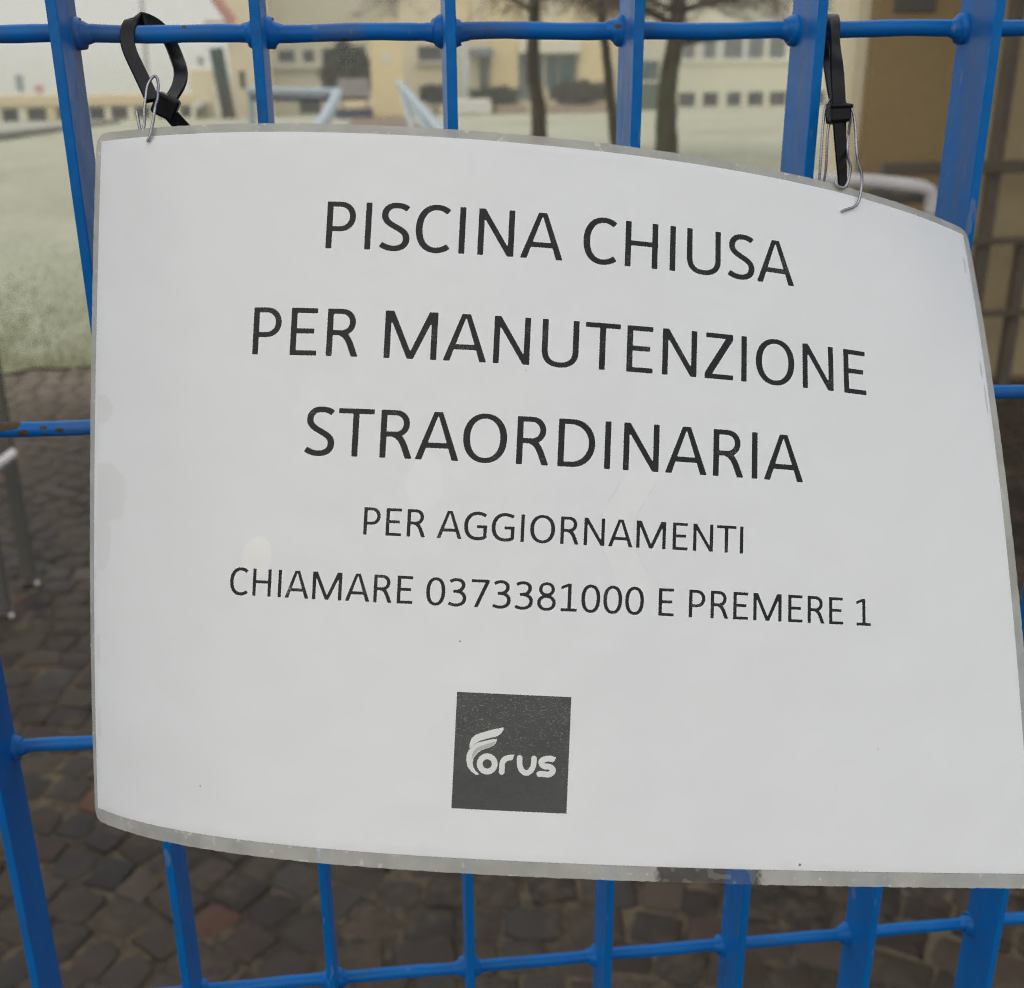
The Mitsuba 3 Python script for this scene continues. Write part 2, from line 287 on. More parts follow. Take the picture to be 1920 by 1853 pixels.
# porphyry setts, laid in wavering arcs; the paving's stones in view of the lower and left gaps are parts, the rest one part
PALETTE = np.array([(.034, .023, .017), (.026, .018, .015), (.042, .030, .022), (.032, .027, .023), (.040, .024, .019), (.054, .039, .028), (.021, .016, .015), (.092, .040, .022)])
WEIGHT = np.array([.22, .2, .16, .14, .1, .08, .08, .02])
near_zone = Polygon([(-.95, 3.2), (-.80, 3.2), (-.36, 1.56), (.29, 1.38), (1.36, 1.22), (1.22, .93), (-.55, 1.12)]); left_zone = Polygon([(-1.54, 4.95), (-1.08, 4.95), (-.40, 1.6), (-.62, 1.5)])
def sett(cx, cy, rot, w, d):
    hw, hd = w / 2, d / 2; c = min(w, d) * rng.uniform(.07, .17)
    ring = np.array([(-hw, -hd + c), (-hw + c, -hd), (hw - c, -hd), (hw, -hd + c), (hw, hd - c), (hw - c, hd), (-hw + c, hd), (-hw, hd - c)]) + rng.normal(0, .0042, (8, 2))
    top = .002 + rng.uniform(0, .0045); tilt = rng.normal(0, .022, 2)
    def lev(k, z): r = ring * k; return np.c_[r, z + (r @ tilt) + rng.normal(0, .0007, 8)]
    v = np.vstack([lev(1.0, -.016), lev(1.0, top - .0048), lev(.88, top), [[0, 0, top + .0016]]])
    f = []
    for L in (0, 8):
        for j in range(8):
            k = (j + 1) % 8; f += [[L + j, L + k, L + 8 + k], [L + j, L + 8 + k, L + 8 + j]]
    for j in range(8): f.append([16 + j, 16 + (j + 1) % 8, 24])
    co, si = math.cos(rot), math.sin(rot); xy = v[:, :2] @ np.array([[co, si], [-si, co]])
    v = np.c_[xy[:, 0] + cx, xy[:, 1] + cy, v[:, 2]]
    col = PALETTE[rng.choice(8, p=WEIGHT)] * rng.uniform(.62, 1.15)
    cols = col * rng.uniform(.88, 1.12, (25, 1)) ; cols[:16] *= .9
    return v, np.array(f), cols
stones = []
ROT = math.radians(-24)
for r_ in range(-70, 110):
    y_ = r_ * .084; x_ = -6.5 + rng.uniform(0, .08)
    while x_ < 6.5:
        w = rng.uniform(.056, .102); xc = x_ + w / 2; x_ += w + .006
        yc = y_ + .16 * abs(math.sin(xc * 2.2)) + rng.normal(0, .004); slope = .16 * 2.2 * math.cos(xc * 2.2) * (1 if math.sin(xc * 2.2) > 0 else -1)
        X = xc * math.cos(ROT) - yc * math.sin(ROT); Y = xc * math.sin(ROT) + yc * math.cos(ROT) + 1
        if not (-2.6 < X < 4.4 and .35 < Y < 4.86): continue
        stones.append((X, Y, sett(X, Y, ROT + math.atan(slope) + rng.normal(0, .085), w, rng.uniform(.071, .083))))
rank = sorted(range(len(stones)), key=lambda i: math.hypot(stones[i][0] - EYE[0], stones[i][1] - EYE[1]) + (0 if near_zone.contains(Point(stones[i][:2])) else 10 if left_zone.contains(Point(stones[i][:2])) else 99))
own = [i for i in rank[:300] if near_zone.contains(Point(stones[i][:2])) or left_zone.contains(Point(stones[i][:2]))]
for i in own:
    v, f, col = stones[i][2]; part('pavement', 'sett', (v, f), 'sett_stone', smooth=True, color=col)
rest = [stones[i][2] for i in rank if i not in set(own)]
o = np.cumsum([0] + [len(r[0]) for r in rest])
part('pavement', 'sett_field', (np.vstack([r[0] for r in rest]), np.vstack([r[1] + k for r, k in zip(rest, o)])), 'sett_stone', smooth=True, color=np.vstack([r[2] for r in rest]), kind='stuff',
     label='dark brown stone setts beyond the nearest ones')

# ------------------------------------------------------------------ buildings
def wall_with(parent, name, x0, x1, z0, z1, y, depth, holes, m):
    """a wall whose front is at y, with openings (x0, x1, z0, z1) through it"""
    poly = sbox(x0, z0, x1, z1)
    for hx0, hx1, hz0, hz1 in holes: poly = poly.difference(sbox(hx0, hz0, hx1, hz1))
    return part(parent, name, prism(poly, y, y + depth), m)
def window(parent, r, y, glass='dark_glass', frame='white_frame', rail=None, fw=.05, depth=.14):
    x0, x1, z0, z1 = r
    fr = sbox(x0, z0, x1, z1).difference(sbox(x0 + fw, z0 + fw, x1 - fw, z1 - fw))
    if rail: fr = unary_union([fr, sbox(x0 + rail * (x1 - x0) - fw / 2, z0 + fw / 2, x0 + rail * (x1 - x0) + fw / 2, z1 - fw / 2)])
    w = part(parent, 'window', prism(fr, y + depth - .05, y + depth), frame)
    part(w, 'pane', box(x0 + .01, x1 - .01, y + depth - .025, y + depth - .01, z0 + .01, z1 - .01), glass)

# low building at far left
t = thing('low_building', 'long low building with tan parapet and dark square openings at far left behind the lawn', 'building')
W = [(-17.0, -16.4, -1.88, -1.42), (-16.1, -15.5, -1.88, -1.42), (-15.2, -14.6, -1.88, -1.42), (-14.3, -13.7, -1.88, -1.42), (-13.35, -12.75, -1.88, -1.42), (-12.44, -11.87, -1.88, -1.42), (-11.6, -10.93, -1.87, -1.41), (-10.62, -10.04, -1.86, -1.41),
     (-9.55, -8.98, -1.86, -1.40), (-8.78, -8.21, -1.85, -1.40), (-7.99, -7.44, -1.83, -1.40), (-7.21, -6.61, -1.82, -1.40), (-6.45, -6.06, -1.81, -1.40)]
wall_with(t, 'wall', -24, -5.97, -3.2, -1.34, 44.0, .4, W, 'pale_cream')
part(t, 'parapet', box(-24, -5.95, 43.85, 44.25, -1.34, -1.0, .02), 'tan_band', label='tan parapet band along the roof edge')
part(t, 'roof', box(-24, -5.97, 44.4, 51, -1.62, -1.5), 'concrete')
for r in W: window(t, r, 44, glass='dark_glass', frame='gray_frame', depth=.2, fw=.03)
for x in (-10.88, -13.6): part(t, 'pilaster', box(x, x + .2, 43.92, 44, -3.2, -1.34), 'tan_band')
# cream block and its neighbours
single('cream_block', box(-6.58, -5.70, 48, 48.5, -3.4, -.36, .02), 'cream', 'plain cream block wall at the right end of the low tan-topped building', 'wall')
single('leaning_post', tube(smoothpath([(-5.25, 46, .42), (-5.12, 46, -.83), (-4.98, 46, -2.2)], 14), [.25] * 14, 10), 'dark_green', 'dark green leaning trunk with brown foot before the narrow cream building', 'tree trunk', smooth=40)
t = thing('narrow_building', 'narrow cream building with one small dark window behind the dark green leaning trunk', 'building')
wall_with(t, 'wall', -5.28, -3.9, -3.4, 9.0, 50, .4, [(-4.94, -4.66, -1.2, -.5)], 'cream'); window(t, (-4.94, -4.66, -1.2, -.5), 50, frame='gray_frame')
part(t, 'return_wall', box(-5.26, -3.9, 50.4, 58, -3.4, 8.98), 'cream')
part(t, 'ledge', box(-5.98, -5.05, 49.2, 50.0, 1.2, 1.34), 'concrete', label='short gray ledge sticking out at the side')
single('red_pole', tube([(-5.36, 47, 2.75), (-5.2, 47, 2.05), (-4.66, 47, 1.26)], .19, 8), 'faded_red', 'faded red slanting pole before the top of the narrow cream building', 'pole', smooth=40)
# left wing
t = thing('left_wing', 'long gray cream building left of the round dark bush with two rows of windows', 'building')
up_ = [(-3.71, -2.86, -.42, .2), (-2.66, -2.04, -.43, .19), (-1.87, -.97, -.43, .18), (-.75, .1, -.43, .18)]
lo_ = [(-3.98, -3.12, -2.47, -1.87), (-2.91, -1.94, -2.47, -1.87), (-1.73, -1.0, -2.47, -1.87)]
wall_with(t, 'wall', -3.88, 3.87, -3.6, .42, 54, .4, [w for w in up_ + lo_ if w[0] > -3.9], 'pale_cream')
part(t, 'upper_wall', box(-3.88, 4.9, 53.96, 62, .425, 9.0), 'gray_cream', label='plain gray cream upper wall')
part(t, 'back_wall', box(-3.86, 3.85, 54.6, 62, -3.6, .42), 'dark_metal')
part(t, 'ledge', box(-3.9, .5, 53.8, 54, -.70, -.56), 'concrete')
for r in up_: window(t, r, 54, rail=None, frame='white_frame', fw=.09)
for r in lo_:
    if r[0] > -3.9: window(t, r, 54, glass='dark_glass', frame='gray_frame')
# low wall with blue base, board, pillar
t = thing('low_wall', 'low tan wall with dark blue base between the round bush and the tall cream pillar', 'wall')
part(t, 'coping', box(-1.06, .26, 42.6, 43.4, -1.5, -1.28, .02), 'tan_band', label='tan coping'); part(t, 'base', box(-1.05, .255, 42.7, 43.3, -2.6, -1.5), 'blue_base', label='dark blue base')
t = thing('notice_board', 'pinkish gray notice board standing before the round dark bush', 'board')
part(t, 'panel', box(-.84, .14, 40, 40.06, -.95, -.38, .015), 'board_gray')
for x in (-.75, .03): part(t, 'leg', box(x, x + .06, 40.06, 40.12, -2.2, -.45), 'dark_metal')
t = thing('cream_pillar', 'tall square cream pillar with a faint plaque between the two pale blue handrails', 'pillar')
part(t, 'shaft', box(.23, 1.43, 46, 47.2, -3.2, 1.24, .03), 'yellow_cream'); part(t, 'cap', box(.19, 1.47, 45.95, 47.24, 1.24, 1.34, .02), 'yellow_cream')
part(t, 'plaque', box(.66, 1.0, 45.97, 46.0, -.14, .24, .01), 'gray_cream', label='faint gray plaque')
# middle block
t = thing('middle_building', 'cream building with wide pilasters and dark entrance openings behind the bare trees', 'building')
H = [(2.19, 3.27, -.3, .32), (4.72, 5.17, -1.35, -.06), (6.38, 7.47, -1.9, .0), (7.51, 8.86, -1.38, -.05)]
wall_with(t, 'wall', 1.5, 10.54, -3.4, 9.0, 52, .5, H, 'cream')
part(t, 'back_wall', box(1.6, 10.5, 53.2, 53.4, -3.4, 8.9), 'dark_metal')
part(t, 'post', box(3.88, 4.25, 50.9, 51.2, -3.2, .44, .01), 'white_frame', label='pale slim post')
part(t, 'pilaster', box(5.25, 6.35, 51.7, 52, -3.4, 8.9, .01), 'yellow_cream'); part(t, 'pilaster', box(8.95, 10.34, 51.7, 52, -3.4, 8.9, .01), 'yellow_cream'); part(t, 'pilaster', box(3.75, 4.28, 51.7, 52, .7, 8.9, .01), 'yellow_cream')
part(t, 'canopy', box(4.28, 5.24, 50.8, 51.98, -.06, .22, .01), 'slate_gray', label='dark slate awning'); part(t, 'ledge', box(2.1, 3.36, 51.75, 52, -.43, -.32), 'concrete'); part(t, 'fascia', box(6.36, 8.94, 51.4, 52, .02, .5, .01), 'pale_cream', label='pale fascia over the dark entrance')
window(t, H[0], 52, glass='dark_glass', frame='gray_frame'); window(t, H[3], 52, glass='teal_glass', frame='gray_frame', rail=.42); window(t, H[1], 52, glass='pale_glass', frame='gray_frame')
part(t, 'door', box(6.38, 7.47, 52.25, 52.3, -3.0, .0), 'slate_gray', label='dark entrance door')
# right wing
t = thing('right_wing', 'long pale cream building right of the thickest tree with two rows of windows', 'building')
uw = [(14.46, 14.93), (15.25, 15.9), (16.35, 17.15), (17.47, 18.17), (18.47, 19.18), (19.58, 20.29), (20.7, 21.41), (21.81, 22.53), (22.93, 23.65)]
lw = [(14.33, 15.06), (15.47, 16.15), (16.61, 17.24), (17.6, 18.31), (18.64, 19.41), (19.77, 20.49), (20.9, 21.62), (22.04, 22.76), (23.1, 23.8)]
uw = [(a - .05, b + .05, -.44, .95) for a, b in uw]; lw = [(a - .03, b + .03, -2.50, -1.87) for a, b in lw]; tw = [(12.39, 13.33, -1.34, -.47), (12.42, 13.37, -2.9, -1.43)]
wall_with(t, 'wall', 10.55, 27, -3.8, 9.0, 56, .4, uw + lw + tw, 'pale_cream')
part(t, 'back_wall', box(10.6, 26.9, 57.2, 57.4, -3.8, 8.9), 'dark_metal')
part(t, 'ledge', box(14.3, 24.2, 55.85, 56, -.61, -.46), 'pale_cream')
for r in uw: window(t, r, 56, glass='pale_glass', frame='white_frame', fw=.035)
for i, r in enumerate(lw): window(t, r, 56, glass='dark_glass', frame='gray_frame', rail=.42 if i in (0, 2, 4) else None, fw=.025)
window(t, tw[0], 56, glass='teal_glass', frame='gray_frame'); part(t, 'door', box(12.42, 13.37, 56.15, 56.2, -2.9, -1.43), 'green_panel', label='dull green door')
for x in (14.33 + .9, 16.1, 17.3): part(t, 'pier', box(x - .13, x + .13, 55.93, 56, -.46, 1.0), 'white_frame')
# bench, planters and hedges before the middle building
t = thing('white_bench', 'white stone block bench at the far edge of the lawn before the middle building', 'bench')
part(t, 'seat', box(3.05, 4.67, 46.3, 46.9, -1.95, -1.47, .02), 'white_stone'); part(t, 'leg', box(3.15, 3.5, 46.35, 46.85, -2.4, -1.95), 'white_stone'); part(t, 'leg', box(4.2, 4.55, 46.35, 46.85, -2.4, -1.95), 'white_stone')
def leaves(c, rad, n, size, seed):
    g = np.random.default_rng(seed); u = g.normal(size=(n, 3)); u /= np.linalg.norm(u, axis=1, keepdims=True)
    p = u * (g.uniform(.35, 1, (n, 1)) ** .5) * (1 + .22 * np.sin(u[:, :1] * 7 + seed) * np.cos(u[:, 2:] * 6)) * np.array(rad)
    a, b = g.normal(size=(n, 3)) * size, g.normal(size=(n, 3)) * size
    v = np.stack([p - a / 2, p + a / 2, p + b, p - b * .3], 1) + np.array(c)
    return v.reshape(-1, 3), (np.arange(n)[:, None] * 4 + np.array([0, 1, 2, 3])[None]).reshape(-1, 4)
def shrub(name, label, kind, c, rad, n, size, m, seed, stem):
    t = thing(name, label, kind, 'low hedges before the middle building' if name == 'low_hedge' else None); part(t, 'foliage', leaves(c, rad, n, size, seed), m)
    part(t, 'stem', tube([(c[0], c[1], stem), (c[0] + .03, c[1], c[2])], .06, 6), 'bark'); return t
shrub('round_bush', 'big round dark green bush behind the pinkish gray notice board', 'bush', (-.60, 48.5, -.62), (1.0, .95, 1.12), 6000, .12, 'dark_leaf', 3, -2.6)
shrub('low_hedge', 'small dark green bush just right of the tall cream pillar', 'bush', (2.75, 49.5, -1.42), (.62, .5, .33), 1500, .08, 'dark_leaf', 4, -2.5)
shrub('low_hedge', 'low dark green hedge over the pink planter above the white bench', 'bush', (5.05, 49, -1.5), (.98, .5, .33), 2200, .08, 'dark_leaf', 5, -2.4)
shrub('low_hedge', 'low brown hedge before the dark entrance right of the left bare tree', 'bush', (8.35, 49, -1.42), (1.2, .6, .44), 3200, .08, 'brown_leaf', 6, -2.4)
single('stone_planter', box(5.1, 6.3, 48.4, 49.5, -2.9, -1.82, .02), 'pink_stone', 'pinkish stone planter right of the white bench', 'planter', group='pinkish planters before the middle building'); single('stone_planter', box(6.9, 9.5, 48.3, 49.6, -2.9, -1.86, .02), 'pink_stone', 'long pinkish stone planter below the brown hedge', 'planter', group='pinkish planters before the middle building')
# things over the low roof in the fog
single('far_mast', tube([(-15.0, 90, 9), (-15.1, 90, 1.2), (-15.45, 90, -6)], [.10, .14, .2], 8), 'mast_gray', 'thin pale mast fading into the fog at upper left', 'mast', smooth=40)
t = thing('far_sign', 'blurred gray blue sign on a pole over the low roof in the fog', 'sign', 'far signs in the fog'); part(t, 'panel', box(-29.6, -28.95, 110, 110.1, -4.3, -3.0), 'slate_gray'); part(t, 'pole', tube([(-29.3, 110.2, -3.5), (-29.3, 110.2, -8)], .08, 6), 'mast_gray')
t = thing('far_sign', 'blurred small red sign over the low roof in the fog', 'sign', 'far signs in the fog'); part(t, 'panel', box(-28.1, -27.4, 110, 110.1, -4.5, -3.85), 'faded_red'); part(t, 'pole', tube([(-27.75, 110.2, -4.2), (-27.75, 110.2, -8)], .08, 6), 'mast_gray')
t = thing('far_sign', 'small blurred gray blue sign right of the thin mast in the fog', 'sign', 'far signs in the fog'); part(t, 'panel', box(-13.05, -12.55, 100, 100.1, -1.95, -1.4), 'slate_gray'); part(t, 'pole', tube([(-12.8, 100.2, -1.6), (-12.8, 100.2, -8)], .07, 6), 'mast_gray')

# ------------------------------------------------------------------ fog
scene['fog_air'] = {'type': 'homogeneous', 'albedo': .95, 'sigma_t': .003}
scene['haze'] = {'type': 'cube', 'to_world': T().translate([0, 1700, 0]).scale([2600, 1900, 1]).translate([0, 0, -3.5]).scale([1, 1, 16]), 'bsdf': {'type': 'null'}, 'interior': {'type': 'ref', 'id': 'fog_air'}}
labels['haze'] = {'label': 'thin winter fog over the lawn and buildings', 'category': 'fog', 'kind': 'stuff'}
scene['camera']['medium'] = {'type': 'ref', 'id': 'fog_air'}

# ------------------------------------------------------------------ bare trees
def bare_tree(label, path, r0, r1, seed, limbs):
    g = np.random.default_rng(seed); t = thing('bare_tree', label, 'tree', 'bare winter trees on the lawn')
    p = smoothpath(path, 26); k = np.linspace(0, 1, 26)
    p = p + np.c_[g.normal(0, .006, (26, 2)), np.zeros(26)]
    part(t, 'trunk', tube(p, (r0 + (r1 - r0) * k) * (1 + .35 * np.exp(-k * 9)) * (1 + g.normal(0, .03, 26)), 12), 'bark', smooth=60)
    tw = []
    def grow(o, d, L, r, depth):
        q = [o]; d = d / np.linalg.norm(d)
        for _ in range(5):
            d = d + g.normal(0, .16, 3) + np.array([0, 0, .03 if depth == 1 else -.02]); d[2] = max(d[2], .12) if depth == 1 else d[2]; d /= np.linalg.norm(d); q.append(q[-1] + d * L / 5)
        q = np.array(q)
        if q[:, 2].min() < 1.36 and depth > 1: return
        if depth == 1: part(t, 'limb', tube(q, np.linspace(r, r * .45, 6), 8), 'bark', smooth=60)
        else: tw.append(tube(q, np.linspace(r, r * .4, 6), 3 if depth > 2 else 5, caps=False))
        if depth < 4:
            for _ in range((9, 9, 8)[depth - 1]):
                i = g.integers(1, 6); e = q[i] - q[i - 1]; e = e / np.linalg.norm(e) + g.normal(0, .62, 3) + np.array([0, 0, .02]); grow(q[i], e, L * g.uniform(.38, .62), max(r * .40, .0030), depth + 1)
    for z, az, el, L, r in limbs:
        i = int(np.argmin(np.abs(p[:, 2] - z))); grow(p[i], np.array([math.cos(az) * math.cos(el), math.sin(az) * math.cos(el), math.sin(el)]), L, r, 1)
    part(t, 'twigs', cat(tw), 'twig', smooth=True, label='fine bare twigs')
up = [(1.9 + .16 * i, 2.39996 * i, .55, 1.5, .030) for i in range(8)]
bare_tree('slim bare tree with dark trunk left of the middle of the view', [(1.99, 13, -.1), (1.975, 13, .263), (1.955, 13, .596), (1.905, 13, .923), (1.915, 13, 1.19), (1.93, 13, 1.5), (1.91, 13, 2.2), (1.93, 13, 3.2)], .085, .04, 11,
          up + [(1.52, 2.9, .25, 1.3, .028), (1.60, .3, .2, 1.2, .026), (1.75, 4.4, .2, 1.3, .026), (1.66, 1.4, .15, 1.3, .024), (1.62, 5.5, .12, 1.2, .024), (1.7, 3.5, .1, 1.2, .024)])
bare_tree('thinnest bare tree with greenish trunk just left of the wide blue bar', [(2.80, 12.6, -.1), (2.74, 12.6, .286), (2.705, 12.6, .558), (2.655, 12.6, .88), (2.61, 12.6, 1.19), (2.565, 12.6, 1.5), (2.5, 12.6, 2.2), (2.5, 12.6, 3)], .06, .03, 12,
          [(2.0 + .17 * i, 2.39996 * i + 1, .5, 1.2, .022) for i in range(6)] + [(1.68, 3.3, .2, 1.0, .02), (1.75, 6.0, .15, 1.0, .02), (1.6, 4.7, .12, 1.0, .02), (1.7, 1.2, .15, 1.0, .02)])
bare_tree('thickest bare tree with forked trunk before the pale right building', [(3.03, 11.6, -.1), (3.058, 11.6, .36), (3.052, 11.6, .62), (3.055, 11.6, .868), (3.085, 11.6, 1.10), (3.115, 11.6, 1.32), (3.13, 11.6, 1.6), (3.1, 11.6, 2.4), (3.12, 11.6, 3.2)], .108, .05, 13,
          [(1.9 + .15 * i, 2.39996 * i + 2, .5, 1.5, .03) for i in range(8)] + [(1.24, .1, .42, 1.5, .055), (1.36, 2.8, .3, 1.4, .042), (1.45, 5.6, .22, 1.3, .035), (1.5, .7, .2, 1.4, .03), (1.55, 3.8, .12, 1.2, .028), (1.5, 2.3, .15, 1.2, .028), (1.6, 5.0, .12, 1.3, .026), (1.55, .05, .2, 1.5, .028), (1.6, 6.1, .15, 1.5, .026)])

# ------------------------------------------------------------------ handrails of the path
t = thing('handrail', 'pale blue handrail with a corner left of the tall cream pillar', 'handrail', 'pale blue handrails along the path')
part(t, 'top_rail', tube(smoothpath([(-.10, 3.9, 1.0), (-.06, 4.85, 1.02), (-.03, 7.05, 1.04)], 12), .03, 12), 'pale_blue', smooth=40)
part(t, 'cross_rail', tube([(-.03, 7.08, 1.04), (-.58, 7.4, 1.035)], .022, 10), 'pale_blue', smooth=40); part(t, 'cross_rail', tube([(-.035, 7.09, .995), (-.58, 7.4, .993)], .014, 10), 'blue_base', smooth=40, label='darker blue lower rail')
for x, y in ((-.09, 4.1), (-.57, 7.4)): part(t, 'post', tube([(x, y, 0), (x, y, 1.02)], .02, 10), 'pale_blue', smooth=40)
t = thing('handrail', 'pale blue sloping handrail right of the tall cream pillar', 'handrail', 'pale blue handrails along the path')
part(t, 'top_rail', tube([(.47, 3.9, 1.0), (.442, 4.75, 1.013), (.353, 7.9, 1.047)], .024, 12), 'pale_blue', smooth=40)
part(t, 'middle_rail', tube([(.435, 4.0, .955), (.409, 5.1, .979), (.36, 7.9, 1.035)], .016, 12), 'pale_blue', smooth=40); part(t, 'lower_rail', tube([(.37, 4.0, .85), (.36, 5.6, .934), (.359, 7.9, 1.025)], .016, 12), 'pale_blue', smooth=40)
for x, y in ((.46, 4.05), (.45, 4.6)): part(t, 'post', tube([(x, y, 0), (x, y, 1.0)], .02, 10), 'pale_blue', smooth=40)

# ------------------------------------------------------------------ entrance at the right
t = thing('entrance_building', 'shaded ochre entrance wall with pale corner at the right edge', 'building')
part(t, 'wall', cat([box(2.046, 7.0, 4.2, 4.42, -.05, 2.49, .018)]), 'shaded_ochre_wall'); part(t, 'panel', box(2.52, 4.4, 4.172, 4.199, .03, 2.2, .004), 'ochre_panel', label='lighter panel right of the dark upright'); part(t, 'unshaded_corner', box(1.962, 2.045, 4.19, 4.43, -.05, 2.49, .02), 'cream', label='pale cream corner strip'); part(t, 'roof', box(2.1, 7.2, .9, 4.9, 2.5, 2.8, .01), 'concrete')  # unseen roof added to shade the wall; corner strip keeps the unshaded cream
single('wall_plate', box(2.12, 2.282, 4.188, 4.199, 1.462, 1.56, .003), 'gray_steel', 'small gray plate fixed high on the ochre wall', 'plate')
t = thing('steel_grille', 'dark brown steel grille standing before the ochre wall at the right edge', 'grille')
for z, h_, x0 in ((.925, .046, 2.02), (.650, .024, 2.05), (.369, .024, 2.05)): part(t, 'rail', box(x0, 4.6, 3.90, 3.93, z - h_ / 2, z + h_ / 2, .004), 'brown_steel')
for x, h_ in ((2.06, .93), (2.478, 2.2), (2.64, .655), (3.05, 2.2), (3.6, 2.2), (4.2, 2.2)): part(t, 'upright', box(x - .021, x + .021, 3.931, 3.985, 0, h_, .004), 'brown_steel')
t = thing('steel_barrier', 'galvanised tubular barrier with rounded corner below the right clip', 'barrier')
part(t, 'top_rail', tube(smoothpath([(1.2, 3.0, 1.01), (1.496, 3, 1.008), (1.61, 3, 1.0), (1.745, 3, .984), (1.78, 3, .972), (1.791, 3, .94), (1.793, 3, .85), (1.795, 3, .45), (1.795, 3, 0)], 60), .021, 14), 'galvanised', smooth=60)
part(t, 'lower_rail', tube([(1.2, 3.03, .962), (1.775, 3.03, .945)], .014, 10), 'gray_steel', smooth=60)
for x in (1.24, 1.618): part(t, 'leg', box(x - .018, x + .018, 2.985, 3.021, 0, .99, .003), 'gray_steel')
# rack at the left
t = thing('steel_rack', 'dark steel rack legs on the setts at the left edge', 'rack')
for x, y, h_ in ((-.84, 2.69, .95), (-.857, 2.5, .42)):
    for dx in (.028,): part(t, 'bolt', trimesh.creation.icosphere(2, .0065).apply_translation([x + dx, y - .03, .012]), 'galvanised', smooth=True)
    l = part(t, 'leg', box(x - .017, x + .017, y - .017, y + .017, .012, h_, .004), 'gray_steel'); part(l, 'foot', box(x - .021, x + .023, y - .021, y + .021, .006, .012, .002), 'gray_steel')
part(t, 'top_bar', tube([(-1.5, 2.69, .95), (-.84, 2.69, .95)], .018, 10), 'gray_steel', smooth=60)
part(t, 'bracket', tube([(-1.0, 2.5, .30), (-.86, 2.56, .375), (-.80, 2.62, .41)], .013, 8), 'galvanised', smooth=60, label='pale slanting bracket')
part(t, 'top_bar', tube([(-1.5, 2.5, .42), (-.857, 2.5, .42)], .014, 10), 'gray_steel', smooth=60)

# ------------------------------------------------------------------ blue grating
PX, PZ, RZ0, RY = .062, .1363, 1.45, .0225
fence = thing('blue_fence', 'bright blue steel grating fence of flat upright bars and round rods', 'fence')
ZT, ZB = 1.45 + 3.4 * PZ, .06
for i in range(-8, 15): part(fence, 'flat_bar', box(PX * i - .0017, PX * i + .0017, 0, .0262, ZB, ZT, .00035), 'blue_paint')
prof = [(-.0070, .0028), (-.0056, .0031), (-.0044, .0038), (-.0036, .0046), (-.0028, .0051), (-.0017, .0053), (.0017, .0053), (.0028, .0051), (.0036, .0046), (.0044, .0038), (.0056, .0031), (.0070, .0028)]
for j in range(-3, 11):
    z = RZ0 - PZ * j; xr = np.linspace(-.53, .90, 240)
    part(fence, 'rod', tube(np.c_[xr, np.full(240, RY), z + .00025 * np.sin(xr * 40 + j) + .0002 * np.sin(xr * 130)], .00285 + .00008 * np.sin(xr * 300 + j), 16), 'blue_paint', smooth=60)
    if -1 <= j <= 5:
        for i in range(-4, 11):
            q = np.array([(PX * i + a * rng.uniform(.92, 1.08), RY + rng.normal(0, .0002), z + rng.normal(0, .0002)) for a, _ in prof])
            part(fence, 'weld', tube(q, [r * rng.uniform(.95, 1.06) for _, r in prof], 16), 'blue_paint', smooth=60)

# ------------------------------------------------------------------ laminated notice
from scipy.spatial.transform import Rotation
Q = np.array([2.0914, -.9394, -1.2463, -.4733, .0932, -.0532, .2906, .3424, -.0146, .2122, -.0749]); TW = .2832
g_ = np.linspace(-220, 220, 881); u_ = g_ / 150; th = Q[7] * u_ + Q[8] * u_**2 + Q[9] * u_**3 + Q[10] * u_**4
cum = lambda h: np.r_[0, np.cumsum((h[1:] + h[:-1]) / 2 * np.diff(g_))]
CX, CY = cum(np.cos(th)), cum(np.sin(th)); CX -= np.interp(0, g_, CX); CY -= np.interp(0, g_, CY); RM = Rotation.from_rotvec(Q[3:6]).as_matrix()
def bent0(s, t):
    """the bent sheet: its own millimetres (right, up, from the middle) -> metres"""
    ca, sa = math.cos(Q[6]), math.sin(Q[6]); a, b = s * ca + t * sa, -s * sa + t * ca
    P = np.stack([np.interp(a, g_, CX), np.interp(a, g_, CY) * (1 + TW * b / 100), b], -1)
    P = np.stack([P[..., 0] * ca - P[..., 2] * sa, P[..., 1], P[..., 0] * sa + P[..., 2] * ca], -1) @ RM.T + Q[:3] * 100
    return (P + [0, 0, 1450]) / 1000
def bent(s, t, off=0.0):
    s, t = np.asarray(s, float), np.asarray(t, float); du, dv = bent0(s + .5, t) - bent0(s - .5, t), bent0(s, t + .5) - bent0(s, t - .5)
    nrm = np.cross(du, dv); nrm /= np.linalg.norm(nrm, axis=-1, keepdims=True)
    nrm = nrm * np.where((nrm * [0, -1, 0]).sum(-1, keepdims=True) < 0, -1, 1)
    return bent0(s, t) + nrm * off / 1000
def flat_uv(s, t): return np.c_[s / 400 + .5, t / 400 + .5]
def on_sheet(parent, name, poly, m, off, edge=5, label=None):
    v, f = [], []
    for g in getattr(poly, 'geoms', [poly]):
        a, b = trimesh.creation.triangulate_polygon(g, engine='earcut'); f.append(np.asarray(b) + sum(map(len, v))); v.append(np.asarray(a))
    v, f = np.vstack(v), np.vstack(f); v, f = trimesh.remesh.subdivide_to_size(np.c_[v, np.zeros(len(v))], f, edge)
    return part(parent, name, (bent(v[:, 0], v[:, 1], off), f), m, smooth=True, label=label, uv=flat_uv(v[:, 0], v[:, 1]))
notice = thing('laminated_notice', 'curved laminated white paper notice hanging on the blue fence', 'notice')
gs, gt = np.linspace(-148.5, 148.5, 100), np.linspace(-105, 105, 71); S, TT = np.meshgrid(gs, gt); S, TT = S.ravel(), TT.ravel(); nx, ny = 100, 71; N = nx * ny
F = np.array([[i * nx + j, i * nx + j + 1, (i + 1) * nx + j + 1, (i + 1) * nx + j] for i in range(ny - 1) for j in range(nx - 1)])
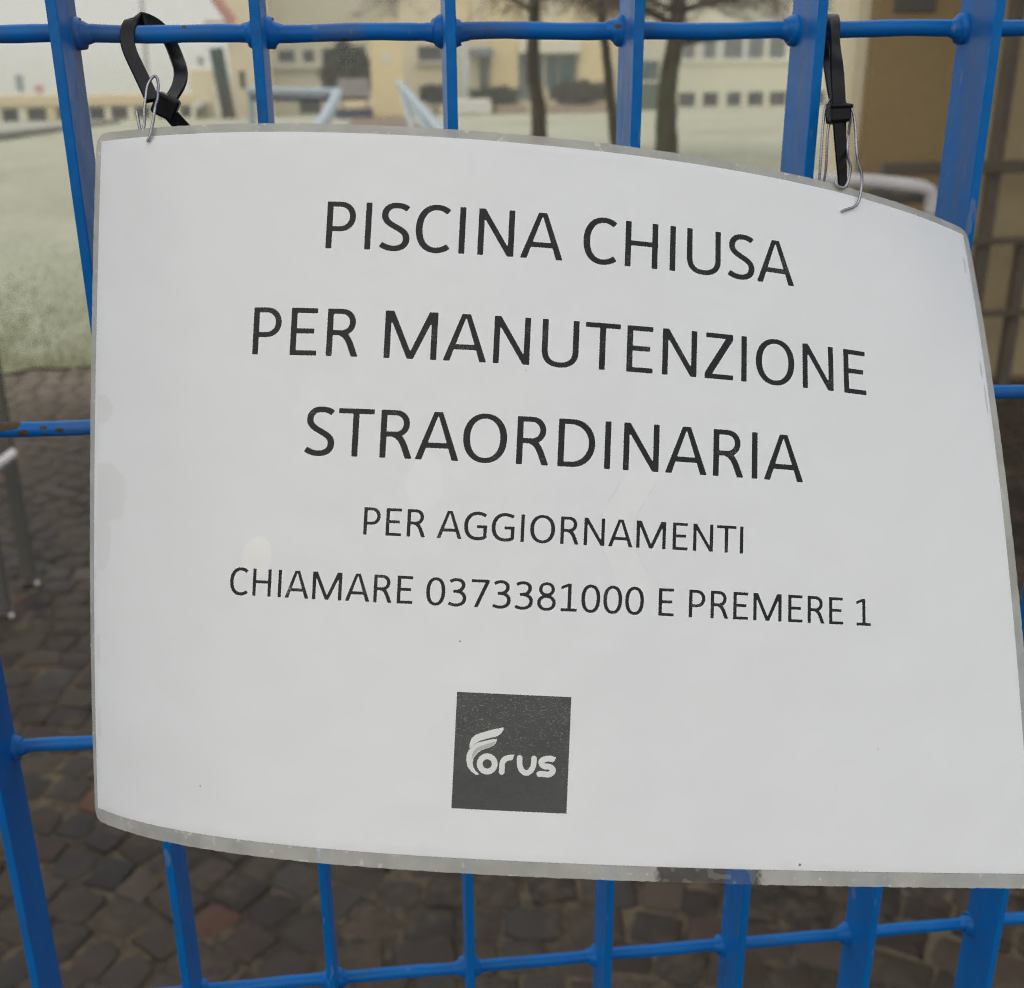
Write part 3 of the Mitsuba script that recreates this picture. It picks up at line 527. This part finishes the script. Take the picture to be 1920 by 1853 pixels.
loop = np.r_[np.arange(nx), np.arange(1, ny) * nx + nx - 1, (ny - 1) * nx + np.arange(nx - 2, -1, -1), np.arange(ny - 2, 0, -1) * nx]; nl = np.roll(loop, -1)
part(notice, 'paper', (np.vstack([bent(S, TT, 0), bent(S, TT, -.3)]), np.vstack([F, F[:, ::-1] + N, np.c_[loop, loop + N, nl + N, nl]])), 'paper', smooth=True, uv=np.vstack([flat_uv(S, TT)] * 2), label='white printed sheet')
def dense(poly, step):
    r = poly.exterior; return np.array([r.interpolate(d).coords[0] for d in np.arange(0, r.length, step)])
edge_ = dense(sbox(-150.7 + 4, -109.2 + 4, 151.9 - 4, 107.7 - 4).buffer(4), 1.5); edge_ = edge_ + rng.normal(0, .05, edge_.shape)
on_sheet(notice, 'laminate_edge', Polygon(edge_).difference(sbox(-148.6, -105.1, 148.6, 105.1)), 'film', -.15, 4, label='cloudy clear plastic margin, wet and clear in one place at the bottom')

# lettering: capitals of a plain humanist sans serif, in 2048ths of an em
CAP, V, HZ = 1294, 163, 138
ADV = dict(A=1185, C=1092, D=1260, E=1000, G=1292, H=1276, I=516, M=1751, N=1322, O=1356, P=1058, R=1112, S=941, T=998, U=1314, Z=959, **{' ': 463}, **{d: 1038 for d in '0123456789'})
def bez(*p, n=14):
    p = np.array(p, float); t = np.linspace(0, 1, n)[:, None]; return (1 - t)**3 * p[0] + 3 * t * (1 - t)**2 * p[1] + 3 * t * t * (1 - t) * p[2] + t**3 * p[3]
def curve(pts, w=V, k=HZ / V):
    p = np.asarray(pts, float); d = np.gradient(p, axis=0); d /= np.linalg.norm(d, axis=1, keepdims=True) + 1e-9
    m = np.stack([-d[:, 1], d[:, 0]], 1); ww = w * (k + (1 - k) * np.abs(d[:, 1:2])**1.5)
    return Polygon(np.vstack([p + m * ww / 2, (p - m * ww / 2)[::-1]])).buffer(0)
path = lambda *s: np.vstack(s)
def sup(cx, cy, rx, ry, e=2.25, n=72):
    a = np.linspace(0, 2 * np.pi, n, endpoint=False); c, s = np.cos(a), np.sin(a)
    return Polygon(np.stack([cx + rx * np.sign(c) * np.abs(c)**(2 / e), cy + ry * np.sign(s) * np.abs(s)**(2 / e)], 1))
def ring(cx, cy, rx, ry, e=2.25, v=V + 8, h=HZ): return sup(cx, cy, rx, ry, e).difference(sup(cx, cy, rx - v, ry - h, e))
def vbar(x, y0=0, y1=CAP, w=V): return sbox(x, y0, x + w, y1)
def hbar(y, x0, x1, w=HZ): return sbox(x0, y, x1, y + w)
def bowl(x0, y0, y1, xr, v=V, h=HZ):
    def D(x0, y0, y1, xr):
        ry = (y1 - y0) / 2; rx = min(ry * 1.02, (xr - x0) * .62); a = np.linspace(-np.pi / 2, np.pi / 2, 30)
        return Polygon(np.vstack([[(x0, y0)], np.stack([xr - rx + rx * np.abs(np.cos(a))**.92, (y0 + y1) / 2 + ry * np.sin(a)], 1), [(x0, y1)]]))
    return D(x0, y0, y1, xr).difference(D(x0 - 5, y0 + h, y1 - h, xr - v))
U_ = unary_union
GLYPH = {
 'A': lambda: Polygon([(8, 0), (190, 0), (294, 318), (892, 318), (994, 0), (1180, 0), (708, 1294), (480, 1294)]).difference(Polygon([(340, 462), (846, 462), (592, 1205)])),
 'S': lambda: curve(path(bez((800, 1150), (690, 1245), (560, 1243), (480, 1243)), bez((480, 1243), (290, 1243), (180, 1120), (180, 975)), bez((180, 975), (180, 800), (330, 725), (470, 655)), bez((470, 655), (640, 570), (782, 500), (782, 330)), bez((782, 330), (782, 150), (640, 54), (440, 54)), bez((440, 54), (300, 54), (180, 100), (92, 160))), 178, .86),
 'C': lambda: curve(path(bez((970, 1122), (860, 1220), (740, 1243), (655, 1243)), bez((655, 1243), (350, 1243), (178, 985), (178, 640)), bez((178, 640), (178, 270), (350, 52), (640, 52)), bez((640, 52), (760, 52), (890, 100), (978, 180))), 182, .84),
 'D': lambda: U_([vbar(170), bowl(172, 0, 1294, 1172, V + 6)]),
 'E': lambda: U_([vbar(170), hbar(0, 170, 905), hbar(1294 - HZ, 170, 895), hbar(598, 170, 820)]),
 'G': lambda: U_([curve(path(bez((1105, 1130), (990, 1210), (850, 1243), (735, 1243)), bez((735, 1243), (380, 1243), (182, 985), (182, 640)), bez((182, 640), (182, 270), (380, 52), (720, 52)), bez((720, 52), (860, 52), (990, 80), (1075, 128))), 182, .84), vbar(1000, 95, 690, V), hbar(690 - HZ, 690, 1172)]),
 'H': lambda: U_([vbar(170), vbar(934), hbar(610, 170, 1106)]),
 'I': lambda: vbar(172),
 'M': lambda: U_([vbar(165, 0, 1294, 166), vbar(1420, 0, 1294, 166), Polygon([(165, 1294), (395, 1294), (880, 205), (1355, 1294), (1586, 1294), (1470, 1130), (960, 0), (795, 0), (290, 1130)])]),
 'N': lambda: U_([vbar(170, 0, 1294, 160), vbar(992, 0, 1294, 160), Polygon([(170, 1294), (345, 1294), (1035, 190), (1152, 0), (978, 0), (285, 1095)])]),
 'O': lambda: ring(678, 647, 588, 667, 2.15, 184, HZ),
 'P': lambda: U_([vbar(170), bowl(172, 478, 1294, 962)]),
 'R': lambda: U_([vbar(170), bowl(172, 574, 1294, 948), curve(path(bez((520, 640), (660, 620), (740, 500), (800, 380)), bez((800, 380), (850, 270), (890, 150), (958, -20))), 176, .9).intersection(sbox(0, 0, 2000, 2000))]),
 'T': lambda: U_([hbar(1294 - HZ, 14, 984), vbar(412)]),
 'U': lambda: U_([vbar(150, 430, 1294), vbar(992, 430, 1294), curve(path(bez((236, 440), (236, 180), (390, 52), (655, 52)), bez((655, 52), (920, 52), (1078, 180), (1078, 440))), V, .86)]),
 'Z': lambda: U_([hbar(1294 - HZ, 90, 880), hbar(0, 65, 895), Polygon([(65, 0), (70, HZ + 30), (672, 1294 - HZ), (880, 1294), (885, 1294 - HZ - 20), (275, HZ)])]),
 '0': lambda: ring(519, 640, 446, 660, 2.25, 172, 140),
 '1': lambda: U_([hbar(0, 155, 920, 138), vbar(470, 0, 1294, 166), Polygon([(150, 1010), (150, 1160), (480, 1294), (636, 1294), (560, 1180)]).difference(Polygon([(140, 900), (150, 1010), (470, 1155), (470, 900)]))]),
 '3': lambda: U_([curve(path(bez((140, 1135), (260, 1215), (360, 1238), (450, 1238)), bez((450, 1238), (640, 1238), (765, 1140), (765, 985)), bez((765, 985), (765, 810), (620, 700), (420, 690))), 172, .82), curve(path(bez((300, 690), (430, 690), (430, 690), (440, 690)), bez((440, 690), (680, 690), (838, 560), (838, 380)), bez((838, 380), (838, 160), (650, 50), (420, 50)), bez((420, 50), (300, 50), (190, 85), (100, 135))), 172, .82)]),
 '7': lambda: U_([hbar(1294 - HZ, 98, 940), Polygon([(250, 0), (432, 0), (940, 1180), (940, 1294 - HZ + 60), (745, 1294 - HZ)])]),
 '8': lambda: U_([ring(519, 985, 372, 328, 2.1, 158, 132), ring(519, 350, 440, 370, 2.1, 168, 136)]),
}
for text, size, base, shift in (('PISCINA CHIUSA', 22.38, 69.87, -1.68), ('PER MANUTENZIONE', 22.38, 37.68, 1.04), ('STRAORDINARIA', 22.38, 8.22, -1.31), ('PER AGGIORNAMENTI', 12.67, -14.42, -1.06), ('CHIAMARE 0373381000 E PREMERE 1', 12.67, -33.85, -.40)):
    k = size / 2048; x = -sum(ADV[c] for c in text) / 2; o = []
    for ch in text:
        if ch != ' ':
            g = GLYPH[ch]().buffer(0).buffer(-20, quad_segs=3).buffer(38, quad_segs=3).buffer(-18, quad_segs=3).simplify(3)
            o.append(affinity.affine_transform(g, [k, 0, 0, k, x * k + shift, base]))
        x += ADV[ch]
    polys = [p for g in o for p in getattr(g, 'geoms', [g])]
    from shapely.geometry import MultiPolygon
    on_sheet(notice, 'text_line', MultiPolygon(polys), 'ink', .06, 3, label='line of black capitals reading ' + text)
# the emblem in its dark square; drawn in a frame of 1450 units
LX, LY, LW = -11.08, -74.71, 16.44
em = on_sheet(notice, 'emblem', sbox(LX - LW, LY - LW, LX + LW, LY + LW), 'toner', .06, 3, label='dark gray square emblem with white wing and rounded lettering')
def frame(p):
    """the emblem as measured in its slanted square -> sheet millimetres"""
    p = np.asarray(p, float); c = np.array([(238, 197), (1648, 265), (1607, 1718), (178, 1645)], float)
    M = np.array([[(a - c[0]) @ 0 if False else 0, 0] for a in p], float)
    for i, q in enumerate(p):
        u = v = .5
        for _ in range(8):
            e = (1 - u) * (1 - v) * c[0] + u * (1 - v) * c[1] + u * v * c[2] + (1 - u) * v * c[3] - q
            J = np.stack([(1 - v) * (c[1] - c[0]) + v * (c[2] - c[3]), (1 - u) * (c[3] - c[0]) + u * (c[2] - c[1])], 1); d = np.linalg.solve(J, -e); u += d[0]; v += d[1]
        M[i] = LX + (2 * u - 1) * LW, LY + (1 - 2 * v) * LW
    return M
UN = 2 * LW / 1430
def rounded(p, r=.18): return Polygon(frame(p)).buffer(0).buffer(-r).buffer(2 * r).buffer(-r)
def stroke(p, w, cap='round'):
    return LineString(smoothpath(frame(p), 40)).buffer(w * UN / 2, cap_style=cap)
wing = rounded([(398, 905), (398, 850), (418, 782), (470, 735), (560, 703), (690, 666), (815, 642), (818, 660), (792, 712), (740, 752), (640, 775), (530, 806), (470, 842), (422, 886)], .12)
body = rounded([(740, 785), (730, 822), (700, 862), (650, 893), (600, 905), (540, 928), (490, 968), (452, 1022), (437, 1080), (446, 1130), (472, 1180), (523, 1228), (480, 1232), (420, 1190), (375, 1130), (358, 1050), (364, 980), (385, 930), (430, 880), (490, 835), (580, 810), (680, 790)], .12)
shade = rounded([(722, 812), (698, 858), (650, 889), (598, 901), (536, 922), (484, 962), (446, 1016), (430, 1060), (424, 1000), (452, 930), (510, 880), (600, 852)], .05).intersection(body.buffer(-.05))
oc = frame([(618, 1096)])[0]; lo = Point(oc).buffer(129 * UN).difference(Point(oc).buffer(57 * UN))
lr = U_([stroke([(798, 1196), (802, 1110), (826, 1048), (870, 1024), (905, 1018)], 70), rounded([(875, 985), (955, 981), (938, 1022), (905, 1047), (872, 1052)], .08)])
lu = stroke([(1018, 1022), (1021, 1110), (1048, 1178), (1105, 1210), (1158, 1180), (1190, 1112), (1196, 1030)], 68)
ls = U_([stroke([(1420, 1040), (1330, 1040), (1286, 1075), (1310, 1120), (1395, 1138), (1432, 1180), (1395, 1224), (1330, 1227), (1265, 1225)], 72), rounded([(1400, 1006), (1470, 1014), (1455, 1052), (1420, 1075), (1390, 1075)], .08)])
for nm, g in (('wing', wing), ('wing', body), ('letter', lo), ('letter', lr), ('letter', lu), ('letter', ls)): on_sheet(em, nm, g, 'emblem_white', .12, 3)
on_sheet(em, 'wing_shade', shade, 'emblem_gray', .18, 3)

# ------------------------------------------------------------------ cable ties and wire clips
t = thing('cable_tie', 'black cable tie looped over the top rod above the left wire clip', 'cable tie', 'black cable ties holding the notice')
lp = smoothpath([(.0905, -.0055, 1.4305), (.0875, .001, 1.4355), (.0842, .0075, 1.441), (.0815, .0135, 1.4462), (.0808, .0185, 1.4505), (.0818, .0225, 1.4536), (.0845, .0262, 1.4545), (.089, .0278, 1.4525), (.093, .027, 1.447), (.0953, .0225, 1.442), (.0972, .0145, 1.4382), (.0972, .0065, 1.4342), (.0957, -.0005, 1.431), (.0943, -.005, 1.4285)], 80)
wd = np.array([(.75, .55, .30)] * 80)
part(t, 'band', strap(lp, wd, .0046, .0012), 'black_plastic', smooth=35)
part(t, 'tail', strap(smoothpath([(.0935, -.0055, 1.4295), (.0958, -.0052, 1.426), (.0985, -.0035, 1.4222), (.104, .000, 1.4155), (.108, .003, 1.410)], 20), (.75, .35, .5), .0046, .0012), 'black_plastic', smooth=35)
hd = box(-.0037, .0037, -.0028, .0028, -.0034, .0034, .0007); hd.apply_transform(trimesh.transformations.euler_matrix(0, math.radians(28), 0)); hd.apply_translation([.0945, -.0062, 1.4288]); part(t, 'head', hd, 'black_plastic')
t = thing('cable_tie', 'black cable tie hanging straight from the top rod at the right', 'cable tie', 'black cable ties holding the notice')
lp = smoothpath([(.3158, -.0068, 1.4265), (.3162, -.003, 1.433), (.3178, .005, 1.441), (.3198, .0145, 1.4495), (.3207, .0185, 1.4532), (.3212, .0225, 1.4545), (.321, .0265, 1.4530), (.3205, .0275, 1.449), (.3205, .0225, 1.443), (.3195, .013, 1.436), (.3175, .002, 1.429), (.3165, -.004, 1.426)], 80)
part(t, 'band', strap(lp, np.array([(1, .05 + .75 * math.exp(-((i - 24) / 9)**2), 0) for i in range(80)]), .0049, .0012), 'black_plastic', smooth=35)
part(t, 'tail', strap(smoothpath([(.3155, -.0085, 1.4235), (.3158, -.0105, 1.4165), (.3163, -.0128, 1.408), (.317, -.0148, 1.3995)], 24), (1, .1, 0), np.linspace(.0050, .0030, 24), .0012), 'black_plastic', smooth=35)
hd = box(-.0036, .0036, -.003, .003, -.0029, .0029, .0007); hd.apply_transform(trimesh.transformations.euler_matrix(math.radians(-15), math.radians(-4), 0)); hd.apply_translation([.3153, -.0082, 1.4238]); part(t, 'head', hd, 'black_plastic')
part(t, 'head_rim', box(.3113, .3193, -.0112, -.0062, 1.4258, 1.4272, .0004), 'black_plastic')
WR = .00046
single('wire_clip', cat([tube(smoothpath([(.0853, -.0065, 1.4274), (.0857, -.0075, 1.4250), (.0862, -.0090, 1.4225), (.0868, -.0100, 1.4215), (.0874, -.0096, 1.4225), (.0880, -.0085, 1.4268), (.0888, -.0065, 1.4322), (.0900, -.0045, 1.4362), (.0918, -.0042, 1.4378), (.0929, -.0062, 1.4362), (.0933, -.0095, 1.4345), (.0936, -.0150, 1.4315), bent(-128.7, 112.5, 1.4), bent(-129.0, 110, 1.3), bent(-129.5, 107.4, 1.2), bent(-130.1, 104.9, 1.0), bent(-131.2, 103.2, .7)], 90), WR, 10)]),
       'wire', 'bent steel wire clip hooked over the left end of the notice', 'wire clip', smooth=60, group='wire clips holding the notice')
single('wire_clip', cat([tube(smoothpath([(.3098, -.0105, 1.401), (.3102, -.009, 1.413), (.3112, -.006, 1.423), (.313, -.004, 1.4275), (.3165, -.003, 1.4288), (.3197, -.004, 1.4272), (.3212, -.0078, 1.4222), (.3213, -.013, 1.411), bent(97, 108, 2.2), bent(96.6, 103.9, 1.4), bent(95.9, 101.9, 1.0), bent(93.7, 100.1, .8), bent(89.8, 98.1, .7)], 90), WR, 10),
       tube(smoothpath([(.3118, -.0092, 1.401), (.3121, -.009, 1.413), (.313, -.007, 1.4215), (.3145, -.0055, 1.4245)], 40), WR, 10),
       tube(smoothpath([(.3185, -.0115, 1.4225), (.3175, -.0145, 1.411), bent(92.5, 109.5, 1.4), bent(91.6, 107.2, 1.0), bent(90.1, 106.3, .8), bent(88.4, 106.7, .8), bent(87.6, 108, .9)], 50), WR, 10)]),
       'wire', 'bent steel wire clip with long loops holding the right end of the notice', 'wire clip', smooth=60, group='wire clips holding the notice')
